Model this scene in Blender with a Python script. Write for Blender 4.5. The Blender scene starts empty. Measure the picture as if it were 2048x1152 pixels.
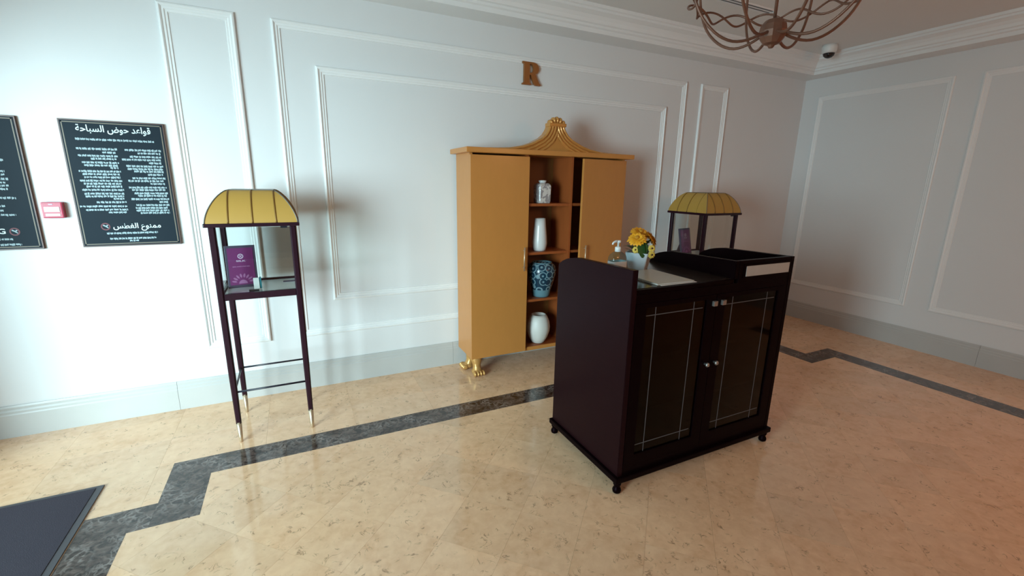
import bpy, bmesh, math, random
from mathutils import Vector, Matrix
random.seed(7)
PI = math.pi
S = bpy.context.scene
COL = S.collection

# ------------------------------------------------------------------ camera
W = 5.252                     # x of the right wall; the back wall is y = 0
ZC = 2.82                     # ceiling
yaw, pitch, roll = 0.4544, -0.233, 0.016
fwd = Vector((math.sin(yaw)*math.cos(pitch), math.cos(yaw)*math.cos(pitch), math.sin(pitch)))
rgt = Vector((math.cos(yaw), -math.sin(yaw), 0))
up = rgt.cross(fwd)
r2 = rgt*math.cos(roll) + up*math.sin(roll)
u2 = -rgt*math.sin(roll) + up*math.cos(roll)
cam = bpy.data.cameras.new('camera')
cam.sensor_width = 36.0
cam.lens = 886.5*36.0/2048.0
cam.clip_start = 0.02
co = bpy.data.objects.new('camera', cam)
COL.objects.link(co)
co.matrix_world = Matrix(((r2.x, u2.x, -fwd.x, 0), (r2.y, u2.y, -fwd.y, -3.379), (r2.z, u2.z, -fwd.z, 1.5), (0, 0, 0, 1)))
S.camera = co

# ------------------------------------------------------------------ light and exposure
S.view_settings.view_transform = 'Standard'
S.view_settings.look = 'None'
S.view_settings.gamma = 1.0
S.view_settings.use_curve_mapping = False
S.view_settings.exposure = 0.0
wd = bpy.data.worlds.new('world'); S.world = wd
wd.use_nodes = True
bg = wd.node_tree.nodes['Background']
bg.inputs[0].default_value = (0.46, 0.88, 1.0, 1)
bg.inputs[1].default_value = 1.35

def area_light(name, loc, target, sx, sy, power, color):
    l = bpy.data.lights.new(name, 'AREA'); l.shape = 'RECTANGLE'; l.size = sx; l.size_y = sy
    l.energy = power; l.color = color
    o = bpy.data.objects.new(name, l); COL.objects.link(o)
    o.location = loc
    d = Vector(target) - Vector(loc)
    o.rotation_euler = d.to_track_quat('-Z', 'Y').to_euler()
    return o
# daylight through the glazed entrance in the left wall
area_light('entrance_daylight', (-4.0, -4.9, 1.60), (0.5, 0, 0.8), 3.4, 2.8, 1080, (0.70, 0.92, 1.0))
# warm fill light added unseen behind the camera to warm the right side
pl = bpy.data.lights.new('warm_fill', 'POINT'); pl.energy = 44; pl.color = (1.0, 0.44, 0.21); pl.shadow_soft_size = 0.3
po = bpy.data.objects.new('warm_fill', pl); COL.objects.link(po); po.location = (3.5, -4.9, 2.2)

# ------------------------------------------------------------------ materials
def nodes_of(name):
    m = bpy.data.materials.new(name); m.use_nodes = True
    nt = m.node_tree
    return m, nt, nt.nodes['Principled BSDF']

def mat(name, col, rough=0.5, metal=0.0, var=0.06, scale=12.0, bump=0.0, spec=0.5, coat=0.0, stretch=None):
    """plain surface with a little procedural tone variation"""
    m, nt, b = nodes_of(name)
    tc = nt.nodes.new('ShaderNodeTexCoord')
    mp = nt.nodes.new('ShaderNodeMapping')
    if stretch: mp.inputs['Scale'].default_value = stretch
    nz = nt.nodes.new('ShaderNodeTexNoise'); nz.inputs['Scale'].default_value = scale; nz.inputs['Detail'].default_value = 4
    nt.links.new(tc.outputs['Object'], mp.inputs[0]); nt.links.new(mp.outputs[0], nz.inputs['Vector'])
    mx = nt.nodes.new('ShaderNodeMix'); mx.data_type = 'RGBA'
    mx.inputs[6].default_value = tuple(max(0, c*(1-var)) for c in col) + (1,)
    mx.inputs[7].default_value = tuple(min(1, c*(1+var)) for c in col) + (1,)
    nt.links.new(nz.outputs['Fac'], mx.inputs[0]); nt.links.new(mx.outputs[2], b.inputs['Base Color'])
    b.inputs['Roughness'].default_value = rough; b.inputs['Metallic'].default_value = metal
    b.inputs['Specular IOR Level'].default_value = spec
    b.inputs['Coat Weight'].default_value = coat; b.inputs['Coat Roughness'].default_value = 0.12
    if bump:
        bp = nt.nodes.new('ShaderNodeBump'); bp.inputs['Strength'].default_value = bump; bp.inputs['Distance'].default_value = 0.002
        nt.links.new(nz.outputs['Fac'], bp.inputs['Height']); nt.links.new(bp.outputs[0], b.inputs['Normal'])
    return m

def ramp(nt, src, stops):
    r = nt.nodes.new('ShaderNodeValToRGB')
    el = r.color_ramp.elements
    while len(el) < len(stops): el.new(0.5)
    for e, (p, c) in zip(el, stops):
        e.position = p; e.color = (c if len(c) == 4 else tuple(c)+(1,))
    nt.links.new(src, r.inputs[0]); return r

def mixc(nt, fac, a, b, mode='MIX'):
    mx = nt.nodes.new('ShaderNodeMix'); mx.data_type = 'RGBA'; mx.blend_type = mode
    for s, k in ((fac, 0), (a, 6), (b, 7)):
        if isinstance(s, (int, float)): mx.inputs[k].default_value = s
        elif isinstance(s, tuple): mx.inputs[k].default_value = s if len(s) == 4 else s+(1,)
        else: nt.links.new(s, mx.inputs[k])
    return mx.outputs[2]

def marble(name, c1, c2, fleck, tone=0.12, rough=0.1):
    """polished cream marble: each tile has its own tone and its own cut of the figure"""
    m, nt, b = nodes_of(name)
    tc = nt.nodes.new('ShaderNodeTexCoord'); oi = nt.nodes.new('ShaderNodeObjectInfo')
    mul = nt.nodes.new('ShaderNodeVectorMath'); mul.operation = 'SCALE'; mul.inputs[0].default_value = (37.0, 91.0, 13.0)
    nt.links.new(oi.outputs['Random'], mul.inputs['Scale'])
    add = nt.nodes.new('ShaderNodeVectorMath'); add.operation = 'ADD'
    nt.links.new(tc.outputs['Object'], add.inputs[0]); nt.links.new(mul.outputs[0], add.inputs[1])
    v = add.outputs[0]
    def noise(sc, det=5, dist=0.0):
        n = nt.nodes.new('ShaderNodeTexNoise'); n.inputs['Scale'].default_value = sc; n.inputs['Detail'].default_value = det
        n.inputs['Distortion'].default_value = dist; nt.links.new(v, n.inputs['Vector']); return n.outputs['Fac']
    base = mixc(nt, ramp(nt, noise(5, 6, 0.6), [(0.3, (0, 0, 0)), (0.7, (1, 1, 1))]).outputs[0], c1, c2)
    base = mixc(nt, ramp(nt, noise(26, 4, 0.4), [(0.35, (0, 0, 0)), (0.7, (.55, .55, .55))]).outputs[0], base, tuple(min(1, x*1.16) for x in c2))
    # short dark flecks: thin iso-lines of a noise, broken up by a second one
    line = ramp(nt, noise(15, 3, 1.6), [(0.455, (0, 0, 0)), (0.485, (1, 1, 1)), (0.515, (0, 0, 0))]).outputs[0]
    gate = ramp(nt, noise(21, 2, 0.3), [(0.54, (0, 0, 0)), (0.66, (1, 1, 1))]).outputs[0]
    f = mixc(nt, 1.0, line, gate, 'MULTIPLY')
    base = mixc(nt, f, base, fleck)
    t = ramp(nt, oi.outputs['Random'], [(0.0, (1-tone,)*3), (0.5, (1, 1-tone*.15, 1-tone*.3)), (1.0, (1-tone*.2, 1-tone*.35, 1-tone*.5))]).outputs[0]
    base = mixc(nt, 1.0, base, t, 'MULTIPLY')
    nt.links.new(base, b.inputs['Base Color'])
    b.inputs['Roughness'].default_value = rough; b.inputs['Specular IOR Level'].default_value = 0.55
    return m

def dark_marble(name):
    m, nt, b = nodes_of(name)
    tc = nt.nodes.new('ShaderNodeTexCoord')
    def noise(sc, det=5, dist=0.0):
        n = nt.nodes.new('ShaderNodeTexNoise'); n.inputs['Scale'].default_value = sc; n.inputs['Detail'].default_value = det
        n.inputs['Distortion'].default_value = dist; nt.links.new(tc.outputs['Object'], n.inputs['Vector']); return n
    w = noise(7, 4)
    vo = nt.nodes.new('ShaderNodeTexVoronoi'); vo.feature = 'DISTANCE_TO_EDGE'; vo.inputs['Scale'].default_value = 30
    mx = nt.nodes.new('ShaderNodeMix'); mx.data_type = 'VECTOR'; mx.inputs[0].default_value = 0.22
    nt.links.new(tc.outputs['Object'], mx.inputs[4]); nt.links.new(w.outputs['Color'], mx.inputs[5])
    nt.links.new(mx.outputs[1], vo.inputs['Vector'])
    base = mixc(nt, ramp(nt, noise(26, 7, 1.4).outputs['Fac'], [(0.36, (0, 0, 0)), (0.68, (1, 1, 1))]).outputs[0], (0.018, 0.010, 0.008), (0.125, 0.086, 0.072))
    vein = ramp(nt, vo.outputs['Distance'], [(0.0, (1, 1, 1)), (0.16, (0, 0, 0))]).outputs[0]
    gate = ramp(nt, noise(6, 3).outputs['Fac'], [(0.42, (0, 0, 0)), (0.58, (.9, .9, .9))]).outputs[0]
    base = mixc(nt, mixc(nt, 1.0, vein, gate, 'MULTIPLY'), base, (0.26, 0.22, 0.20))
    nt.links.new(base, b.inputs['Base Color']); b.inputs['Roughness'].default_value = 0.1
    return m

def thin_glass(name, refl=1.45, tint=(0.96, 0.985, 0.98), rough=0.0):
    m = bpy.data.materials.new(name); m.use_nodes = True; nt = m.node_tree
    for n in list(nt.nodes): nt.nodes.remove(n)
    out = nt.nodes.new('ShaderNodeOutputMaterial'); mx = nt.nodes.new('ShaderNodeMixShader')
    tr = nt.nodes.new('ShaderNodeBsdfTransparent'); tr.inputs[0].default_value = tint + (1,)
    gl = nt.nodes.new('ShaderNodeBsdfGlossy'); gl.inputs['Roughness'].default_value = rough; gl.inputs[0].default_value = (1, 1, 1, 1)
    # Schlick's approximation from the facing angle: the same from both sides of the pane
    lw = nt.nodes.new('ShaderNodeLayerWeight'); lw.inputs['Blend'].default_value = 0.5
    pw = nt.nodes.new('ShaderNodeMath'); pw.operation = 'POWER'; pw.inputs[1].default_value = 5.0
    nt.links.new(lw.outputs['Facing'], pw.inputs[0])
    f0 = ((refl-1)/(refl+1))**2
    fr = nt.nodes.new('ShaderNodeMath'); fr.operation = 'MULTIPLY_ADD'; fr.inputs[1].default_value = 1-f0; fr.inputs[2].default_value = f0
    nt.links.new(pw.outputs[0], fr.inputs[0])
    nt.links.new(fr.outputs[0], mx.inputs[0]); nt.links.new(tr.outputs[0], mx.inputs[1]); nt.links.new(gl.outputs[0], mx.inputs[2])
    nt.links.new(mx.outputs[0], out.inputs[0])
    return m

M = {}
M['wall'] = mat('white_wall_paint', (0.72, 0.71, 0.705), 0.55, var=0.015, scale=3, bump=0.02)
M['low_bounce'] = mat('dark_low_bounce_finish', (0.06, 0.032, 0.018), 0.5, var=0.3, scale=6, stretch=(8, 8, 1))  # dark finish made up for the unseen front wall to cut bounce light
M['trim'] = mat('white_trim_paint', (0.82, 0.81, 0.80), 0.38, var=0.01, scale=5)
M['ceiling'] = mat('ceiling_paint', (0.78, 0.76, 0.74), 0.7, var=0.015, scale=3)
M['base'] = mat('pale_grey_skirting_stone', (0.50, 0.49, 0.47), 0.3, var=0.06, scale=4)
M['tile'] = marble('cream_marble', (0.78, 0.47, 0.275), (0.90, 0.60, 0.385), (0.40, 0.235, 0.14))
M['mortar'] = marble('cream_marble_bed', (0.72, 0.44, 0.255), (0.84, 0.55, 0.35), (0.27, 0.17, 0.10), rough=0.4)
M['dark'] = dark_marble('dark_brown_marble')
M['inlay'] = mat('dull_brown_desktop_stone', (0.030, 0.021, 0.017), 0.16, var=0.45, scale=14)
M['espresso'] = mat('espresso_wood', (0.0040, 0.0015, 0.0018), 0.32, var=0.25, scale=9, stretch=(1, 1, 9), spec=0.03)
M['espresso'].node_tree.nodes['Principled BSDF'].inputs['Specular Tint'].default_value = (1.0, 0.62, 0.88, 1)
M['espresso_lit_side'] = mat('espresso_wood_lit', (0.0120, 0.0034, 0.0042), 0.32, var=0.2, scale=9, stretch=(1, 1, 9), spec=0.06)  # copy of the espresso wood with the window-side brightness put into its colour
M['espresso_lit_side'].node_tree.nodes['Principled BSDF'].inputs['Specular Tint'].default_value = (1.0, 0.62, 1.0, 1)
M['espresso_matte'] = mat('espresso_inside', (0.012, 0.006, 0.006), 0.5, var=0.2)
M['mahogany'] = mat('dark_mahogany_lacquer', (0.022, 0.006, 0.012), 0.32, var=0.2, scale=14, stretch=(4, 4, 1), spec=0.25)
M['rod'] = mat('dark_blue_black_metal', (0.012, 0.012, 0.022), 0.35, var=0.1)
M['brass'] = mat('brushed_pale_brass', (0.60, 0.475, 0.33), 0.36, 0.75, var=0.08, scale=40)
M['gold_fabric'] = mat('ochre_gold_panel', (0.46, 0.262, 0.050), 0.55, 0.0, var=0.05, scale=6)
M['seam'] = mat('bronze_seam', (0.22, 0.11, 0.018), 0.45, 0.2, var=0.1)
M['roof_edge'] = mat('grey_roof_edge', (0.17, 0.15, 0.12), 0.4, 0.3, var=0.1)
M['gold_wood'] = mat('gold_satin_lacquer', (0.52, 0.212, 0.050), 0.36, 0.0, var=0.05, scale=10, stretch=(3, 3, 1), coat=0.15)
M['gold_carved'] = mat('gold_carved_wood', (0.55, 0.25, 0.06), 0.27, 0.3, var=0.08, scale=16)
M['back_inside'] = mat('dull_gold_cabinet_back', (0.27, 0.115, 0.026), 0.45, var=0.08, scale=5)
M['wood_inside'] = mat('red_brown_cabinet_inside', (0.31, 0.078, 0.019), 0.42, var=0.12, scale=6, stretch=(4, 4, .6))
M['gilt'] = mat('antique_gilt', (0.62, 0.34, 0.11), 0.33, 0.45, var=0.22, scale=30)
M['bronze'] = mat('antique_copper_bronze', (0.19, 0.086, 0.056), 0.42, 0.4, var=0.25, scale=22)
M['bronze_letter'] = mat('bronze_letter', (0.30, 0.115, 0.032), 0.38, 0.35, var=0.1)
M['glass'] = thin_glass('clear_glass')
M['door_glass'] = thin_glass('smoked_glass', 1.25, (0.22, 0.21, 0.23), 0.05)
M['etch'] = mat('etched_line', (0.085, 0.08, 0.085), 0.6, var=0.05)
M['steel'] = mat('satin_steel', (0.36, 0.34, 0.32), 0.35, 0.8, var=0.08, scale=30)
M['plate'] = mat('pale_metal_plate', (0.47, 0.46, 0.43), 0.34, 0.25, var=0.1, scale=4, stretch=(6, 1, .3))
M['paper'] = mat('white_card', (0.78, 0.78, 0.76), 0.6, var=0.02)
M['menu'] = mat('beige_menu_cover', (0.46, 0.42, 0.345), 0.32, var=0.08, scale=7)
M['tray_board'] = mat('pale_grey_display_board', (0.80, 0.82, 0.81), 0.16, 0.0, var=0.04, scale=5)
M['plum'] = mat('plum_print', (0.150, 0.018, 0.105), 0.4, var=0.05)
M['plum_frame'] = mat('dark_slate_frame', (0.060, 0.045, 0.075), 0.4, var=0.06)
M['print_pink'] = mat('pale_pink_print', (0.55, 0.40, 0.52), 0.6, var=0.03)
M['print_dim'] = mat('dim_pink_print', (0.30, 0.10, 0.23), 0.6, var=0.03)
M['teal'] = mat('teal_card', (0.02, 0.22, 0.27), 0.4, var=0.04)
M['black'] = mat('black_label', (0.012, 0.012, 0.014), 0.35, var=0.05)
M['board'] = mat('navy_black_board', (0.009, 0.017, 0.025), 0.55, var=0.04, spec=0.12)
M['board_gold'] = mat('dull_gold_line', (0.15, 0.12, 0.085), 0.5, 0.0, var=0.05)
M['board_edge'] = mat('brown_board_edge', (0.075, 0.030, 0.020), 0.4, var=0.05)
M['print_white'] = mat('white_print', (0.66, 0.76, 0.78), 0.6, var=0.03)
M['print_grey'] = mat('grey_print', (0.30, 0.39, 0.42), 0.6, var=0.1, scale=200)
M['print_red'] = mat('dull_red_print', (0.14, 0.03, 0.04), 0.6, var=0.03)
M['red'] = mat('red_plastic', (0.42, 0.028, 0.065), 0.35, var=0.03)
M['carpet'] = mat('charcoal_mat_pile', (0.062, 0.054, 0.068), 0.95, var=0.3, scale=420, bump=0.6, spec=0.1)
M['rubber'] = mat('grey_rubber_edge', (0.085, 0.080, 0.088), 0.6, var=0.1)
M['porcelain'] = mat('white_porcelain', (0.66, 0.66, 0.64), 0.22, var=0.02)
M['matte_white'] = mat('matte_white_ceramic', (0.64, 0.62, 0.57), 0.45, var=0.03)
M['white_plastic'] = mat('white_plastic', (0.74, 0.74, 0.72), 0.35, var=0.02)
M['pot'] = mat('white_glazed_pot', (0.66, 0.72, 0.76), 0.25, var=0.02)
M['gel'] = thin_glass('clear_bottle', 1.4, (0.72, 0.84, 0.86), 0.05)
M['petal'] = mat('orange_yellow_petal', (0.86, 0.36, 0.012), 0.55, var=0.3, scale=60)
M['petal_y'] = mat('yellow_petal', (0.84, 0.58, 0.10), 0.55, var=0.25, scale=60)
M['eye'] = mat('dark_brown_floret', (0.075, 0.018, 0.006), 0.8, var=0.2, scale=200)
M['eye_o'] = mat('amber_floret', (0.50, 0.22, 0.01), 0.8, var=0.2, scale=200)
M['leaf'] = mat('dark_green_leaf', (0.022, 0.075, 0.014), 0.45, var=0.3, scale=30)
M['leaf2'] = mat('sage_leaf', (0.16, 0.22, 0.13), 0.55, var=0.2, scale=40)
M['vent_slot'] = mat('shaded_vent_slot', (0.12, 0.115, 0.11), 0.7, var=0.05)
M['dome'] = mat('smoked_camera_dome', (0.015, 0.012, 0.012), 0.12, var=0.05)
M['door_frame'] = mat('bronze_door_frame', (0.05, 0.04, 0.035), 0.4, 0.3, var=0.05)

def blue_jar_mat():
    m, nt, b = nodes_of('blue_scroll_glaze')
    tc = nt.nodes.new('ShaderNodeTexCoord')
    vo = nt.nodes.new('ShaderNodeTexVoronoi'); vo.inputs['Scale'].default_value = 17; vo.inputs['Randomness'].default_value = 0.5
    nt.links.new(tc.outputs['Object'], vo.inputs['Vector'])
    mu = nt.nodes.new('ShaderNodeMath'); mu.operation = 'MULTIPLY'; mu.inputs[1].default_value = 15.0
    nt.links.new(vo.outputs['Distance'], mu.inputs[0])
    si = nt.nodes.new('ShaderNodeMath'); si.operation = 'SINE'; nt.links.new(mu.outputs[0], si.inputs[0])
    scroll = ramp(nt, si.outputs[0], [(0.40, (0, 0, 0)), (0.80, (1, 1, 1))]).outputs[0]
    c = mixc(nt, scroll, (0.010, 0.036, 0.062), (0.16, 0.27, 0.31))
    sp = nt.nodes.new('ShaderNodeSeparateXYZ'); nt.links.new(tc.outputs['Object'], sp.inputs[0])
    band = ramp(nt, sp.outputs['Z'], [(0.062, (1, 1, 1)), (0.066, (0, 0, 0)), (0.282, (0, 0, 0)), (0.285, (1, 1, 1))]).outputs[0]
    c = mixc(nt, band, c, (0.11, 0.22, 0.26))
    nt.links.new(c, b.inputs['Base Color']); b.inputs['Roughness'].default_value = 0.18
    return m
def grey_floral_mat():
    m, nt, b = nodes_of('grey_floral_glaze')
    tc = nt.nodes.new('ShaderNodeTexCoord')
    nz = nt.nodes.new('ShaderNodeTexNoise'); nz.inputs['Scale'].default_value = 30; nz.inputs['Detail'].default_value = 5; nz.inputs['Distortion'].default_value = 1.2
    nt.links.new(tc.outputs['Object'], nz.inputs['Vector'])
    f = ramp(nt, nz.outputs['Fac'], [(0.45, (0, 0, 0)), (0.51, (1, 1, 1))]).outputs[0]
    c = mixc(nt, f, (0.62, 0.58, 0.54), (0.30, 0.27, 0.27))
    nt.links.new(c, b.inputs['Base Color']); b.inputs['Roughness'].default_value = 0.25
    return m
M['blue_jar'] = blue_jar_mat()
M['floral'] = grey_floral_mat()

# ------------------------------------------------------------------ mesh helpers (world coordinates; obj() shifts them to their parent)
def V(*a): return Vector(a)

def box(bm, x0, x1, y0, y1, z0, z1, bev=0.0):
    vs = [bm.verts.new((x, y, z)) for x in (x0, x1) for y in (y0, y1) for z in (z0, z1)]
    f = [(0, 1, 3, 2), (4, 6, 7, 5), (0, 4, 5, 1), (2, 3, 7, 6), (0, 2, 6, 4), (1, 5, 7, 3)]
    fs = [bm.faces.new([vs[i] for i in q]) for q in f]
    if bev:
        es = list({e for q in fs for e in q.edges})
        bmesh.ops.bevel(bm, geom=es, offset=bev, segments=2, affect='EDGES', profile=0.7)
    return bm

def loft(bm, rings, closed=True, cap0=True, cap1=True, smooth=False):
    rs = [[bm.verts.new(p) for p in r] for r in rings]
    n = len(rs[0])
    for a, b in zip(rs, rs[1:]):
        for i in range(n if closed else n-1):
            j = (i+1) % n
            f = bm.faces.new((a[i], a[j], b[j], b[i])); f.smooth = smooth
    if cap0: bm.faces.new(list(reversed(rs[0])))
    if cap1: bm.faces.new(rs[-1])
    return bm

def lathe(bm, prof, c=(0, 0, 0), n=32, cap0=True, cap1=True, ripple=None, smooth=True):
    rings = []
    for r, z in prof:
        ring = []
        for i in range(n):
            a = 2*PI*i/n
            rr = r*(1 + (ripple(a, z) if ripple else 0))
            ring.append((c[0]+rr*math.cos(a), c[1]+rr*math.sin(a), c[2]+z))
        rings.append(ring)
    return loft(bm, rings, True, cap0, cap1, smooth)

def tube(bm, pts, r, n=8, closed=False):
    pts = [Vector(p) for p in pts]
    rs = r if isinstance(r, (list, tuple)) else [r]*len(pts)
    rings = []; ref = None; m = len(pts)
    for i, p in enumerate(pts):
        a = pts[(i-1) % m] if (closed or i > 0) else p
        b = pts[(i+1) % m] if (closed or i < m-1) else p
        t = (b-a).normalized()
        if ref is None:
            ref = t.orthogonal().normalized()
        ref = (ref - t*ref.dot(t)).normalized()
        bi = t.cross(ref)
        rings.append([p + (ref*math.cos(2*PI*k/n) + bi*math.sin(2*PI*k/n))*rs[i] for k in range(n)])
    if closed:
        rings.append(rings[0])
        return loft(bm, rings, True, False, False, True)
    return loft(bm, rings, True, True, True, True)

def ellipsoid(bm, c, rx, ry, rz, n=14, m=9, rot=None):
    rings = []
    for j in range(1, m):
        t = PI*j/m
        rings.append([V(rx*math.sin(t)*math.cos(2*PI*i/n), ry*math.sin(t)*math.sin(2*PI*i/n), -rz*math.cos(t)) for i in range(n)])
    if rot: rings = [[rot @ p for p in r] for r in rings]
    rings = [[p+Vector(c) for p in r] for r in rings]
    return loft(bm, rings, True, True, True, True)

def prism(bm, poly, h0, h1, axis='z'):
    """extrude a polygon; axis x: poly is (y,z); y: (x,z); z: (x,y)"""
    def P(p, h):
        return {'x': (h, p[0], p[1]), 'y': (p[0], h, p[1]), 'z': (p[0], p[1], h)}[axis]
    return loft(bm, [[P(p, h0) for p in poly], [P(p, h1) for p in poly]])

def obj(name, bm, m, parent=None, kind=None, origin=None, label=None):
    me = bpy.data.meshes.new(name)
    bmesh.ops.recalc_face_normals(bm, faces=bm.faces)
    off = V(0, 0, 0)
    p = parent
    chain = V(0, 0, 0)
    while p is not None:
        chain += p.location; p = p.parent
    o0 = Vector(origin) if origin is not None else chain
    bmesh.ops.translate(bm, verts=bm.verts, vec=-o0)
    bm.to_mesh(me); bm.free()
    me.materials.append(m)
    o = bpy.data.objects.new(name, me); COL.objects.link(o)
    o.location = o0 - chain
    if parent is not None: o.parent = parent
    if kind: o['kind'] = kind
    if label: o['label'] = label
    return o

def empty(name, loc, label, cat, group=None):
    o = bpy.data.objects.new(name, None); COL.objects.link(o)
    o.empty_display_size = 0.05
    o.location = loc; o['label'] = label; o['category'] = cat
    if group: o['group'] = group
    return o

def struct(name, loc=(0, 0, 0)):
    o = bpy.data.objects.new(name, None); COL.objects.link(o)
    o.location = loc; o['kind'] = 'structure'; return o

def B(): return bmesh.new()

# ------------------------------------------------------------------ room shell
XL = -1.9; YB = -7.5
def bx(*a, **k): return box(B(), *a, **k)
obj('wall_back', bx(XL-.15, W+.15, 0, .15, 0, ZC+.1), M['wall'], kind='structure')
obj('wall_right', bx(W, W+.15, YB-.15, 0, 0, ZC+.1), M['wall'], kind='structure')
obj('wall_front', bx(XL-.15, W, YB-.15, YB, 0, ZC+.1), M['low_bounce'], kind='structure')
b = B()
box(b, XL-.15, XL, -.72, 0, 0, ZC+.1); box(b, XL-.15, XL, YB, -3.75, 0, ZC+.1); box(b, XL-.15, XL, -3.75, -.72, 2.1, ZC+.1)
obj('wall_left', b, M['wall'], kind='structure')
obj('ceiling', bx(XL-.15, W+.15, YB-.15, .15, ZC, ZC+.1), M['ceiling'], kind='structure')

# floor: bed, then every tile and every strip piece its own object
floor = obj('floor', bx(XL-.15, W, YB, 0, -.12, -.003), M['mortar'], kind='structure')

def clip(poly, rect):
    x0, x1, y0, y1 = rect
    for ax, lim, sg in ((0, x0, 1), (0, x1, -1), (1, y0, 1), (1, y1, -1)):
        out = []
        for i, p in enumerate(poly):
            q = poly[(i+1) % len(poly)]
            dp, dq = sg*(p[ax]-lim), sg*(q[ax]-lim)
            if dp >= 0: out.append(p)
            if (dp >= 0) != (dq >= 0):
                t = dp/(dp-dq); out.append((p[0]+(q[0]-p[0])*t, p[1]+(q[1]-p[1])*t))
        poly = out
        if len(poly) < 3: return []
    return poly

def area(p): return abs(sum(a[0]*c[1]-c[0]*a[1] for a, c in zip(p, p[1:]+p[:1])))/2

def lay(name, corner, e1, e2, p1, p2, rects, g, m):
    """a grid of tiles clipped to a union of rectangles"""
    for i in range(-40, 41):
        for j in range(-40, 41):
            q = []
            for a, c in ((0, 0), (1, 0), (1, 1), (0, 1)):
                s = (i+a)*p1 + (g if a == 0 else -g); t = (j+c)*p2 + (g if c == 0 else -g)
                q.append((corner[0]+e1[0]*s+e2[0]*t, corner[1]+e1[1]*s+e2[1]*t))
            if max(p[1] for p in q) < -3.3: continue
            b = B(); n = 0; cx = cy = 0
            for r in rects:
                c = clip(q, r)
                if c and area(c) > 2e-4:
                    prism(b, c, -.003, 0, 'z'); n += 1
                    cx = c[0][0]; cy = c[0][1]
            if n: obj(name, b, m, floor, origin=(cx, cy, 0))
            else: b.free()
h = math.sqrt(.5)
YT = -3.45
lay('floor_tile', (1.034, -2.002), (h, -h), (h, h), .28, .28,
    [(-.51, 3.975, -1.205, -.875), (-.775, 3.975, YT, -1.205), (3.975, 4.32, YT, -1.265)], .0003, M['tile'])
lay('border_tile', (-1.265, -.70), (1, 0), (0, 1), .5, .28,
    [(XL, W, -.70, -.02), (XL, -.70, -1.035, -.70), (XL, -.965, -2.4, -1.035), (4.155, W, -1.10, -.70), (4.50, W, YT, -1.10)], .0003, M['tile'])
def strip(x0, x1, y0, y1, n, alongx):
    for k in range(n):
        if alongx: a = x0+(x1-x0)*k/n; c = x0+(x1-x0)*(k+1)/n; r = (a+.0005, c-.0005, y0, y1)
        else: a = y0+(y1-y0)*k/n; c = y0+(y1-y0)*(k+1)/n; r = (x0, x1, a+.0005, c-.0005)
        obj('dark_strip', bx(r[0], r[1], r[2], r[3], -.003, .0003), M['dark'], floor, origin=(r[0], r[2], 0))
strip(-.70, 4.155, -.875, -.70, 9, True)
strip(-.70, -.51, -1.205, -.875, 1, False)
strip(-.965, -.70, -1.205, -1.035, 1, True)
strip(-.965, -.775, -3.4, -1.205, 4, False)
strip(3.975, 4.155, -1.265, -.875, 1, False)
strip(4.155, 4.50, -1.265, -1.10, 1, True)
strip(4.32, 4.50, -3.4, -1.265, 4, False)

# cornice and skirting: profile (projection, height) swept along the two walls
def swept(prof, name, m, right, x0, x1, parent=None):
    b = B()
    if not right: rings = [[(x0, -e, z) for e, z in prof], [(x1 - (e if x1 >= W-.001 else 0), -e, z) for e, z in prof]]
    else: rings = [[(W-e, x0 - (e if x0 >= -.001 else 0), z) for e, z in prof], [(W-e, x1, z) for e, z in prof]]
    loft(b, rings)
    return obj(name, b, m, parent, None if parent else 'structure')
corn = [(0, 2.652), (.20, 2.652), (.20, 2.682), (.213, 2.690), (.213, 2.706), (.226, 2.712), (.234, 2.735), (.250, 2.757), (.272, 2.772), (.280, 2.776),
        (.280, 2.792), (.292, 2.798), (.292, ZC), (0, ZC)]
swept(corn, 'trim_1', M['trim'], False, XL, W)
swept(corn, 'trim_2', M['trim'], True, 0, YB)
sk = [(0, 0), (.020, 0), (.020, .138), (.016, .146), (.016, .158), (.011, .168), (.011, .182), (.006, .193), (0, .193)]
base_b = struct('baseboard_back'); base_r = struct('baseboard_right')
xs = [XL, -.793, 1.10, 2.95, W]
for a, c in zip(xs, xs[1:]): swept(sk, 'skirting_slab', M['base'], False, a+.0008, c-(.0008 if c < W else 0), base_b)
ys = [0, -1.9, -3.8, YB]
for a, c in zip(ys, ys[1:]): swept(sk, 'skirting_slab', M['base'], True, a-(.0008 if a < 0 else 0), c+.0008, base_r)

# applied wall mouldings
mould = [(0, 0), (0, .010), (.004, .017), (.012, .020), (.018, .016), (.022, .011), (.032, .011), (.037, .006), (.047, .006), (.050, 0)]
def frame(name, wall, u0, u1, v0, v1):
    b = B(); rings = []
    for d, hh in mould:
        q = [(u0+d, v0+d), (u1-d, v0+d), (u1-d, v1-d), (u0+d, v1-d)]
        rings.append([(u, -hh, v) if wall == 'back' else (W-hh*.6, u, v) for u, v in q])
    loft(b, rings, True, False, False)
    obj(name, b, M['trim'], kind='structure')
frame('trim_3', 'back', -.596, -.221, .397, 2.459)
frame('trim_4', 'back', -.031, 3.465, .397, 2.459)
frame('trim_5', 'back', .203, 3.231, .648, 2.218)
frame('trim_6', 'back', 3.655, 4.030, .397, 2.459)
frame('trim_7', 'right', -1.310, -.171, .393, 2.462)
frame('trim_8', 'right', -2.634, -1.494, .393, 2.462)
frame('trim_9', 'right', -3.957, -2.818, .393, 2.462)

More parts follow.
